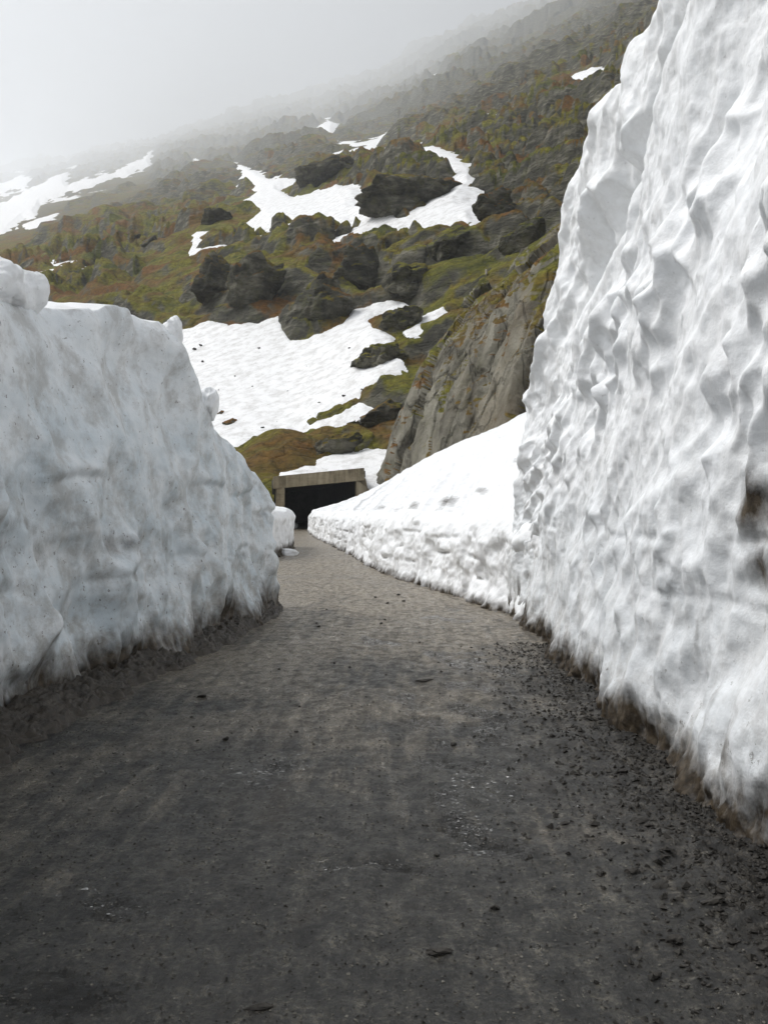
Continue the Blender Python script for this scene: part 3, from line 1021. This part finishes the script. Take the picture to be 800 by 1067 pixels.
# short cut bank before the tunnel, on the left
KB, ks = resample([(-9, 31.4), (-6, 31.8), (-4.3, 32.4), (-3.86, 33.4), (-3.78, 36), (-3.85, 39), (-3.95, 42), (-4.3, 44), (-7, 46)], lambda q: .06)
topK = 1.62 + .10 * fbm(ks / 1.0, 0 * ks, 0 * ks + 6, 3) + np.interp(KB[:, 1], [33, 40, 45], [0, .08, 0])


def dispK(s, z, top, base):
    return .12 * fbm(s / 1.1, z / .8, 0 * s + 2, 4) + .12 * cups(s, z, .5, .9, 0, 1.5) + .10 * sstep(1.1, 1.5, z) + \
        np.exp(-np.maximum(z, 0) / .18) * (.05 + .2 * fbm(s / .3, z / .3, 0 * s, 3))


def dirtK(s, z, base):
    return sstep(1, -.2, (z - .22 - .2 * noise(s / .8, 0 * s, 0 * s)) / .35)


snow_wall('snow_bank', KB, ks, topK, -1, -.02, 4, dispK, dirtK, .4, .05, 'short low snowbank at the left roadside just before the tunnel')


def snow_lump(name, loc, size, seed, label, level=5, rz=0.0):
    v, f = ico(level)
    p = v.copy()
    s = seed * 7.1
    d = .30 * fbm(p[:, 0] * .9 + s, p[:, 1] * .9, p[:, 2] * .9, 3) + .10 * (worley(p[:, 0] * 1.8 + s, p[:, 1] * 1.8, p[:, 2] * 1.8)[0] ** 2 - .3) + \
        .02 * fbm(p[:, 0] * 7 + s, p[:, 1] * 7, p[:, 2] * 7, 3)
    p = np.sign(p) * np.abs(p) ** .82
    p = p * (1 + d)[:, None] * np.array(size, F32)
    o = mesh_np(name, p, f, M_SNOW, attrs={'dirt': np.zeros(len(p)), 'grime': np.full(len(p), .35)})
    o.location = loc
    o.rotation_euler = (.2, .1, rz)
    tag(o, label, 'snow lump')
    return o




def on_wall(px, py):
    """the point of the left wall's rim seen at this place"""
    e = (CX + FPX * LX / np.maximum(LY, 1) - px) ** 2 + (CY - FPX * (LZ - CAM_H) / np.maximum(LY, 1) - py) ** 2 + (LY < 5) * 1e6
    i = np.unravel_index(np.argmin(e), e.shape)
    return np.array([LX[i], LY[i], LZ[i]])


snow_lump('snow_lump', on_wall(34, 312) + np.array([-.08, .1, .14]), (.17, .2, .22), 3, 'rounded snow lump perched on top of the left wall')
snow_lump('snow_lump', on_wall(6, 306) + np.array([-.12, .2, .20]), (.22, .28, .22), 9, 'bigger snow lump behind the rounded one, at the left edge of the wall', 5, .6)
snow_lump('snow_lump', on_wall(219, 428) + np.array([-.02, 0, .08]), (.14, .2, .22), 5, 'small upright snow lump on the sloping end of the left wall')
snow_lump('snow_lump', on_wall(186, 350) + np.array([-.05, 0, .03]), (.12, .16, .20), 6, 'pointed snow lump at the top corner of the left wall')
snow_lump('snow_lump', (-3.52, 35.6, .10), (.34, .28, .15), 8, 'flat white snow lump fallen on the road by the short left bank', 4, .3)
snow_lump('snow_lump', (-8.1, 86.5, .22), (.35, .4, .28), 12, 'grey snow lump lying at the tunnel mouth', 4)

# ------------------------------------------------------------------ road
rows = [-6.0]
while rows[-1] < 150:
    y = rows[-1]
    rows.append(y + (.25 if y < 2.2 else min(max(y * y / 1700 * 1.1, .011), .5)))
RWY = np.array(rows)
uc = np.linspace(-1, 1, 470)
cen = np.interp(RWY, [-6, 10, 20, 33, 58, 85, 150], [-.6, -.5, -.9, -2.2, -6.2, -7.6, -14])
hw = np.interp(RWY, [-6, 20, 33, 60, 90], [3.3, 3.4, 3.6, 4.4, 5.4])
X = cen[:, None] + hw[:, None] * uc[None]
Y = np.broadcast_to(RWY[:, None], X.shape)
ang = .22
xr, yr = X * math.cos(ang) - Y * math.sin(ang), X * math.sin(ang) + Y * math.cos(ang)
Z = .018 * fbm(X / 1.6, Y / 1.6, 0 * X, 3) + .006 * fbm(xr / .10, yr / 1.1, 0 * X + 3, 3) * sstep(40, 12, Y) \
    + .0075 * fbm(X / .16, Y / .12, 0 * X + 8, 4, .6) * sstep(30, 8, Y) + .010 * np.maximum(ridged(X / .5 + .2 * Y, Y / .3, 0 * X + 2, 3) - 1.25, 0) * sstep(30, 8, Y)
# a few ruts across and along
Z = Z - .02 * np.exp(-((X + .2 + .25 * noise(Y / 2, 0 * Y, 0 * Y) - .06 * Y) / .10) ** 2) * sstep(16, 8, Y)
Z = Z - .02 * np.exp(-((Y - 4.7 - .35 * X + .2 * noise(X / .6, 0 * X, 0 * X)) / .05) ** 2) * sstep(-1.2, -.2, X) * sstep(1.0, .2, X)
wetm = np.zeros_like(X)
for wx_, wy_, rx, ry, a_ in ((.55, 7.6, .5, 2.2, 1.0), (.40, 5.2, .35, .9, .9), (-.85, 6.2, .5, .7, .8), (1.0, 10.5, .6, 2.5, .8), (-1.3, 4.1, .9, .5, .7),
                             (-.1, 12.5, .8, 2.0, .6), (.2, 4.6, .5, .18, .8), (-1.2, 3.4, .6, .3, .7), (1.0, 15, .5, 3, .6)):
    wetm = np.maximum(wetm, a_ * np.exp(-((X - wx_ - .25 * noise(Y / .6, X / .6, 0 * X + wy_)) / rx) ** 2 - ((Y - wy_) / ry) ** 2))
wetm = wetm * (.55 + .9 * noise(X / .35, Y / .5, 0 * X + 13)) + .25 * fbm(X / .8, Y / 1.3, 0 * X + 20, 4)
Z = Z + sstep(.2, .6, wetm) * (.010 * fbm(X / .13, Y / .07, 0 * X + 31, 3, .6) - .006) * sstep(26, 10, Y)
rbx = np.interp(RWY, RB[RB[:, 1] < 15.6][:, 1], RB[RB[:, 1] < 15.6][:, 0])
gr = sstep(-1.15, -.05, X - rbx[:, None] + .45 * noise(X / .5, Y / .5, 0 * X + 6) + .2 * noise(X / .12, Y / .12, 0 * X)) * sstep(15, 8, Y)
Z = Z + gr * (.03 + .05 * fbm(X / .3, Y / .3, 0 * X + 4, 4, .6))
mud = np.broadcast_to(np.interp(RWY, [2, 5, 8, 14, 25, 150], [.05, .16, .40, .78, .95, 1.0])[:, None], X.shape) + .25 * noise(X / 1.5, Y / 3, 0 * X + 9)  # mud tone by distance, also painting in the sky sheen further up the road
rd = mesh_np('road', np.stack([X, Y, Z], -1).reshape(-1, 3), grid_quads(*X.shape), M_ROAD, attrs={'mud': mud, 'grit': gr, 'wet': wetm})
tag(rd, kind='structure')

# mud and slush ploughed against the foot of the left wall
MB, ms = resample([(-3.25, -3), (-3.1, 3), (-2.95, 7.2), (-2.76, 9.24), (-2.3, 11.6), (-2.02, 14), (-1.8, 15.9), (-1.85, 16.5)], lambda q: .02)
T = np.gradient(MB, axis=0)
T /= np.linalg.norm(T, axis=1, keepdims=True)
ob = np.stack([T[:, 1], -T[:, 0]], -1)
q = np.linspace(0, 1, 60)[:, None]
S = np.broadcast_to(ms[None], (60, len(ms)))
wid = np.interp(MB[:, 1], [3, 8, 12, 16], [.52, .46, .34, .16]) * (1 + .4 * noise(ms / .6, 0 * ms, 0 * ms) + .3 * noise(ms / .2, 0 * ms, 0 * ms + 3))
xx = q * wid[None]
prof = np.interp(q, [0, .25, .6, .85, 1], [.20, .17, .11, .05, -.05])
lay = np.floor((prof + .05 * noise(S / .5, q * 3, 0 * S)) / .045) * .045
zz = .5 * prof + .5 * lay + .04 * fbm(S / .14, xx / .12, 0 * S + 6, 5, .6) * sstep(1, .85, q) + .05 * noise(S / .7, q, 0 * S + 2)
zz[-1] = -.06
xo = xx - .02
bm_ = mesh_np('mud_ridge', np.stack([MB[None, :, 0] + ob[None, :, 0] * xo, MB[None, :, 1] + ob[None, :, 1] * xo, zz], -1).reshape(-1, 3),
              grid_quads(60, len(ms), flip=True), M_MUD)
tag(bm_, 'dark muddy slush ridge along the foot of the left snow wall', 'mud')


def road_z(x, y):
    r = int(np.argmin(np.abs(RWY - y)))
    c = int(np.clip(round((x - cen[r]) / hw[r] * 234.5 + 234.5), 0, 469))
    return float(Z[r, c])


# ------------------------------------------------------------------ stones
def stone_mesh(seed, size, level=3):
    v, f = ico(level)
    rng = np.random.default_rng(seed)
    r = np.ones(len(v), F32)
    for k in range(9):
        n_ = rng.normal(size=3)
        n_ /= np.linalg.norm(n_)
        d = rng.uniform(.5, .85)
        c = v @ n_.astype(F32)
        r = np.where(c > 1e-3, np.minimum(r, d / np.maximum(c, 1e-3)), r)
    p = v * r[:, None]
    p = p * (1 + .22 * fbm(p[:, 0] * 2 + seed, p[:, 1] * 2, p[:, 2] * 2, 4))[:, None] * np.array(size, F32)
    return p, f


PROTO = []
for k in range(6):
    p, f = stone_mesh(100 + k, (1, .8, .6))
    me_o = mesh_np('stone', p, f, M_STONE, smooth=False)
    PROTO.append(me_o.data)
    bpy.data.objects.remove(me_o)


def put_stone(px, py, size, k, label=None, group=None, sc=None):
    Yd = CAM_H * FPX / (py - CY)
    x = (px - CX) / FPX * Yd
    o = bpy.data.objects.new('stone', PROTO[k % 6])
    COL.objects.link(o)
    r_ = size * Yd / FPX / 2
    sx, sy, sz = sc or (1, 1, 1)
    o.scale = (r_ * sx, r_ * sy, r_ * sz)
    o.location = (x, Yd, road_z(x, Yd) + r_ * sz * .25)
    o.rotation_euler = (random.uniform(-.3, .3), random.uniform(-.3, .3), random.uniform(0, 6.28) if sc is None else .1)
    return tag(o, label, 'stone', group)


SPECIAL = [
    (210, 727, 15, (1.1, .7, .45), 'flat black stone lying near the muddy ridge on the left'),
    (235, 772, 8, (1, 1, 1), 'single small black stone out on the left half of the road'),
    (272, 1049, 28, (1.3, .6, .45), 'long flat dark stone at the bottom of the road'),
    (456, 992, 28, (1.2, .7, .5), 'jagged dark stone near the road centre, closest to the viewer there'),
    (704, 981, 22, (1, 1, 1), 'large round black stone on the gritty right side'),
    (682, 1017, 18, (1.1, .8, .8), 'dark stone at lower right, nearest of the gritty side'),
    (516, 945, 13, (1, .9, .8), 'pale topped stone on the road right of centre'),
    (740, 946, 24, (1.3, .8, .5), 'flat dark stone near the foot of the right wall'),
    (616, 757, 11, (1.2, .8, .6), 'dark stone beside the right wall where the road narrows'),
    (657, 912, 17, (1.1, .8, .7), 'dark stone on the inner edge of the right gravel strip'),
    (689, 926, 20, (1.2, .8, .6), 'flat stone between gravel strip and round black stone'),
    (667, 858, 16, (1.3, .8, .5), 'low dark stone where the gravel strip begins to widen'),
    (646, 810, 18, (1.3, .8, .5), 'broad low stone at the upper end of the gravel strip'),
    (442, 857, 8, (1, 1, .8), 'small stone beside the wet crack on the road'),
    (455, 886, 7, (1, 1, .8), 'small stone just below the end of the wet crack'),
    (441, 709, 16, (1.5, .6, .4), 'thin dark sliver of stone on the road further up'),
]
for i, (px, py, sz, scl, lab) in enumerate(SPECIAL):
    put_stone(px, py, sz, i, lab, None, scl)
for i in range(110):
    t = random.random()
    py = 770 + 280 * t ** .9
    edge = np.interp(py, [770, 905, 1060], [660, 800, 1000])
    px = edge - abs(random.gauss(0, 75)) - 8
    if px > 815:
        continue
    put_stone(px, py, random.uniform(3, 8.5), i, 'small dark stone strewn in the gravel along the right wall', 'small stones along the right snow wall')
for i in range(70):
    py = 620 + 430 * random.random() ** 1.2
    Yd = CAM_H * FPX / (py - CY)
    x = random.uniform(np.interp(Yd, [3, 8, 16, 25], [-2.4, -2.3, -1.2, -2.5]), np.interp(Yd, [3, 8, 16, 25], [1.2, 1.4, 1.4, -.1]))
    px = CX + FPX * x / Yd
    if -20 < px < 820:
        put_stone(px, py, random.uniform(2, 5), i, 'tiny pebble scattered on the open wet road surface', 'pebbles scattered on the road')

# loose stuff nobody could count
OCT_V = np.array([(1, 0, 0), (-1, 0, 0), (0, 1, 0), (0, -1, 0), (0, 0, 1), (0, 0, -1)], float)
OCT_F = np.array([(0, 2, 4), (2, 1, 4), (1, 3, 4), (3, 0, 4), (2, 0, 5), (1, 2, 5), (3, 1, 5), (0, 3, 5)])


def crumbs(name, pts, mat, flat, label, cat):
    rng = np.random.default_rng(len(pts))
    gv, gf = [], []
    for k, (x, y, r_) in enumerate(pts):
        p = OCT_V * rng.uniform(.6, 1.3, (6, 1)) + rng.normal(0, .25, (6, 3))
        a_ = rng.uniform(0, 6.28)
        c_, s_ = math.cos(a_), math.sin(a_)
        p = np.stack([p[:, 0] * c_ - p[:, 1] * s_, p[:, 0] * s_ + p[:, 1] * c_, p[:, 2] * flat], -1) * r_
        gv.append(p + np.array([x, y, road_z(x, y) + r_ * flat * .3]))
        gf.append(OCT_F + 6 * k)
    o = mesh_np(name, np.concatenate(gv), np.concatenate(gf), mat, smooth=False)
    return tag(o, label, cat, kind='stuff')


pts = []
while len(pts) < 5200:
    y = 2.6 + 9.5 * random.random() ** 1.6
    pts.append((float(np.interp(y, RWY, rbx)) + .05 - abs(random.gauss(0, .42)), y, min(.005 + abs(random.gauss(0, .007)), .028)))
crumbs('gravel', pts, M_STONE, .75, 'dark fine gravel strewn along the foot of the right snow wall', 'gravel')


def open_road(n, y1):
    out = []
    while len(out) < n:
        y = 2.6 + (y1 - 2.6) * random.random() ** 1.5
        out.append((random.uniform(np.interp(y, [3, 8, 16], [-2.9, -2.6, -1.6]), np.interp(y, RWY, rbx)), y, .0025 + abs(random.gauss(0, .0025))))
    return out


crumbs('gravel', open_road(9000, 9), M_STONE, .7, 'dark grit all over the road surface', 'gravel')
crumbs('gravel', open_road(5200, 9), mat_simple('pale_grit', (.07, .066, .058), (.26, .245, .21), 40, .8), .7, 'pale grit all over the road surface', 'gravel')
pts = []  # pale slush flecks added as solid stand-ins for glints on the wet road
TR = [((484, 802), (470, 836), 60, 9), ((470, 836), (502, 872), 90, 9), ((515, 800), (530, 836), 70, 16), ((238, 808), (300, 806), 60, 14), ((262, 796), (330, 790), 40, 10),
      ((470, 690), (560, 700), 90, 18), ((480, 745), (600, 735), 70, 12), ((560, 690), (590, 740), 40, 16), ((420, 760), (520, 775), 40, 10), ((480, 878), (506, 890), 30, 6),
      ((430, 660), (500, 650), 50, 10), ((520, 640), (560, 672), 50, 10), ((60, 930), (150, 960), 40, 16), ((590, 845), (640, 850), 14, 8), ((320, 905), (420, 893), 40, 5)]
for (x0, y0_), (x1, y1_), n_, w_ in TR:
    for k in range(n_ * 2):
        t_ = random.random()
        px, py = x0 + (x1 - x0) * t_ + random.gauss(0, w_), y0_ + (y1_ - y0_) * t_ + random.gauss(0, w_ * .5)
        Yd = CAM_H * FPX / (py - CY)
        pts.append(((px - CX) / FPX * Yd, Yd, (.25 + abs(random.gauss(0, .6))) * Yd / FPX * 1.35))
t = NT('slush_glints')
M_GLINT = t.done(t.ramp(t.noise(t.pos(), 30, 4), [(.35, (.09, .09, .085)), (.65, (.36, .36, .35))]), .12, None, **{'Specular IOR Level': .6})
crumbs('slush', pts, M_GLINT, .25, 'thin broken streaks of pale slush flecks standing in for glints on the wet road', 'slush')

# stones that rolled onto the big snowfield
for k, (px, py, sz) in enumerate([(203, 367, 5), (209, 363, 4), (211, 380, 4), (270, 366, 3), (364, 366, 3.5), (300, 411, 3), (333, 423, 4), (358, 416, 5), (263, 406, 3),
                                  (274, 449, 4), (289, 443, 3), (377, 409, 3), (245, 395, 2.5), (320, 385, 2.5), (228, 410, 3)]):
    loc, Yd = hit(px, py)
    o = bpy.data.objects.new('stone', PROTO[k % 6])
    COL.objects.link(o)
    r_ = sz * Yd / FPX / 2
    o.scale = (r_ * 1.3, r_, r_ * .9)
    o.location = (loc[0], loc[1], loc[2] + 3.0 * Yd / FPX + r_ * .3)
    o.rotation_euler = (.2, .1, k)
    tag(o, 'small dark stone lying on the broad snowfield', 'stone', 'stones lying on the snowfield')

# ------------------------------------------------------------------ avalanche gallery
tn = empty('tunnel', (-5.35, 80.5, 0), R(8))
tag(tn, 'concrete avalanche gallery with a dark mouth at the end of the road', 'tunnel')
xl, xr_, D_ = -3.9, 3.9, 48
# roof slab rises to the mountain side
hexa('lintel', [(xl, -.3, 3.42), (xr_ - .2, -.3, 4.17), (xr_ - .2, .7, 4.17), (xl, .7, 3.42),
                (xl, -.3, 4.45), (xr_ - .2, -.3, 5.22), (xr_ - .2, .7, 5.22), (xl, .7, 4.45)], M_CONC, tn, .04)
hexa('roof', [(xl, .7, 3.75), (xr_, .7, 4.45), (xr_, D_, 4.45), (xl, D_, 3.75),
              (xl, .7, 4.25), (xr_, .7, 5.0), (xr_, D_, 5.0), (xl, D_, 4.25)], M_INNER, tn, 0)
hexa('pillar', [(xl + .25, -.2, -.5), (xl + .95, -.2, -.5), (xl + .95, .6, -.5), (xl + .25, .6, -.5),
                (xl + .25, -.2, 3.46), (xl + .95, -.2, 3.52), (xl + .95, .6, 3.52), (xl + .25, .6, 3.46)], M_CONC, tn, .04)
hexa('wing_wall', [(xr_ - .85, -.05, -.5), (xr_ + 1.1, .35, -.5), (xr_ + 1.0, 1.2, -.5), (xr_ - .85, .65, -.5),
                   (xr_ - .85, -.05, 4.24), (xr_ + .75, .35, 3.1), (xr_ + .65, 1.2, 3.1), (xr_ - .85, .65, 4.24)], M_CONC, tn, .05)
hexa('shoulder', [(xr_ - .8, .72, 2.0), (xr_ + .55, .95, 2.0), (xr_ + .55, 1.6, 2.0), (xr_ - .8, 1.6, 2.0),
                  (xr_ - .8, .72, 4.42), (xr_ + .05, .95, 4.40), (xr_ + .05, 1.6, 4.40), (xr_ - .8, 1.6, 4.42)], M_CONC, tn, .04)
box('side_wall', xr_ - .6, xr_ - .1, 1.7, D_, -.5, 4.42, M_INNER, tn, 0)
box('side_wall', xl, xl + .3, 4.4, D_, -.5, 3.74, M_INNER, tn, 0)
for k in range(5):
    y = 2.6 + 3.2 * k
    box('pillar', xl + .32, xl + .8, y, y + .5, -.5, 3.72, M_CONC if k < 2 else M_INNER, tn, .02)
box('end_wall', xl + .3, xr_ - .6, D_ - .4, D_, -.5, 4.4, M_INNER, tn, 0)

# ------------------------------------------------------------------ air
bm = bmesh.new()
bmesh.ops.create_cube(bm, size=1)
me = bpy.data.meshes.new('haze')
bm.to_mesh(me)
bm.free()
hz = bpy.data.objects.new('haze', me)
COL.objects.link(hz)
hz.scale = (46000, 46000, 4000)
hz.location = (0, 0, 2000 - 2.4)
tag(hz, 'pale mist thickening with distance up the mountain', 'haze', kind='stuff')
t = NT('mountain_haze')
t.t.nodes.remove(t.b)
pv = t.n('ShaderNodeVolumePrincipled')
pv.inputs['Color'].default_value = (.92, .95, .985, 1)
pv.inputs['Density'].default_value = .00023
pv.inputs['Anisotropy'].default_value = .35
t.l(pv.outputs[0], t.out.inputs['Volume'])
t.m.cycles.volume_sampling = 'DISTANCE'
me.materials.append(t.m)

# ------------------------------------------------------------------ light
SUN_EL, SUN_AZ = R(50), R(-72)       # ahead of the camera and to the left
w = bpy.data.worlds.new('World')
SC.world = w
w.use_nodes = True
nt = w.node_tree
bg = nt.nodes['Background']
sky = nt.nodes.new('ShaderNodeTexSky')
sky.sky_type = 'NISHITA'
sky.sun_disc = False
sky.sun_elevation = SUN_EL
sky.sun_rotation = SUN_AZ
sky.dust_density = 4
hs = nt.nodes.new('ShaderNodeHueSaturation')
hs.inputs['Saturation'].default_value = .45
nt.links.new(sky.outputs[0], hs.inputs['Color'])
nt.links.new(hs.outputs[0], bg.inputs['Color'])
bg.inputs['Strength'].default_value = .06

sl = bpy.data.lights.new('sun', 'SUN')
sl.energy = 5.0
sl.angle = R(28)
sl.color = (1, .985, .965)
so = bpy.data.objects.new('sun', sl)
COL.objects.link(so)
from mathutils import Vector
d = Vector((math.sin(SUN_AZ) * math.cos(SUN_EL), math.cos(SUN_AZ) * math.cos(SUN_EL), math.sin(SUN_EL)))
so.rotation_euler = d.to_track_quat('Z', 'Y').to_euler()

# ------------------------------------------------------------------ camera and render settings
cam = bpy.data.cameras.new('camera')
cam.sensor_fit = 'VERTICAL'
cam.sensor_height = 36
cam.lens = 36 * FPX / 1067
cam.shift_y = (533.5 - CY) / 1067 * -1
cam.clip_start = .05
cam.clip_end = 60000
co = bpy.data.objects.new('camera', cam)
co.location = (0, 0, CAM_H)
co.rotation_euler = (R(90), 0, 0)
COL.objects.link(co)
SC.camera = co

SC.render.engine = 'CYCLES'
cy = SC.cycles
cy.use_denoising = True
cy.denoiser = 'OPENIMAGEDENOISE'
cy.max_bounces = 6
cy.diffuse_bounces = 4
cy.glossy_bounces = 3
cy.volume_bounces = 2
cy.sample_clamp_indirect = 4
cy.caustics_reflective = False
cy.use_adaptive_sampling = False
SC.view_settings.view_transform = 'Standard'
SC.view_settings.look = 'None'
SC.view_settings.gamma = 1
SC.view_settings.exposure = .34
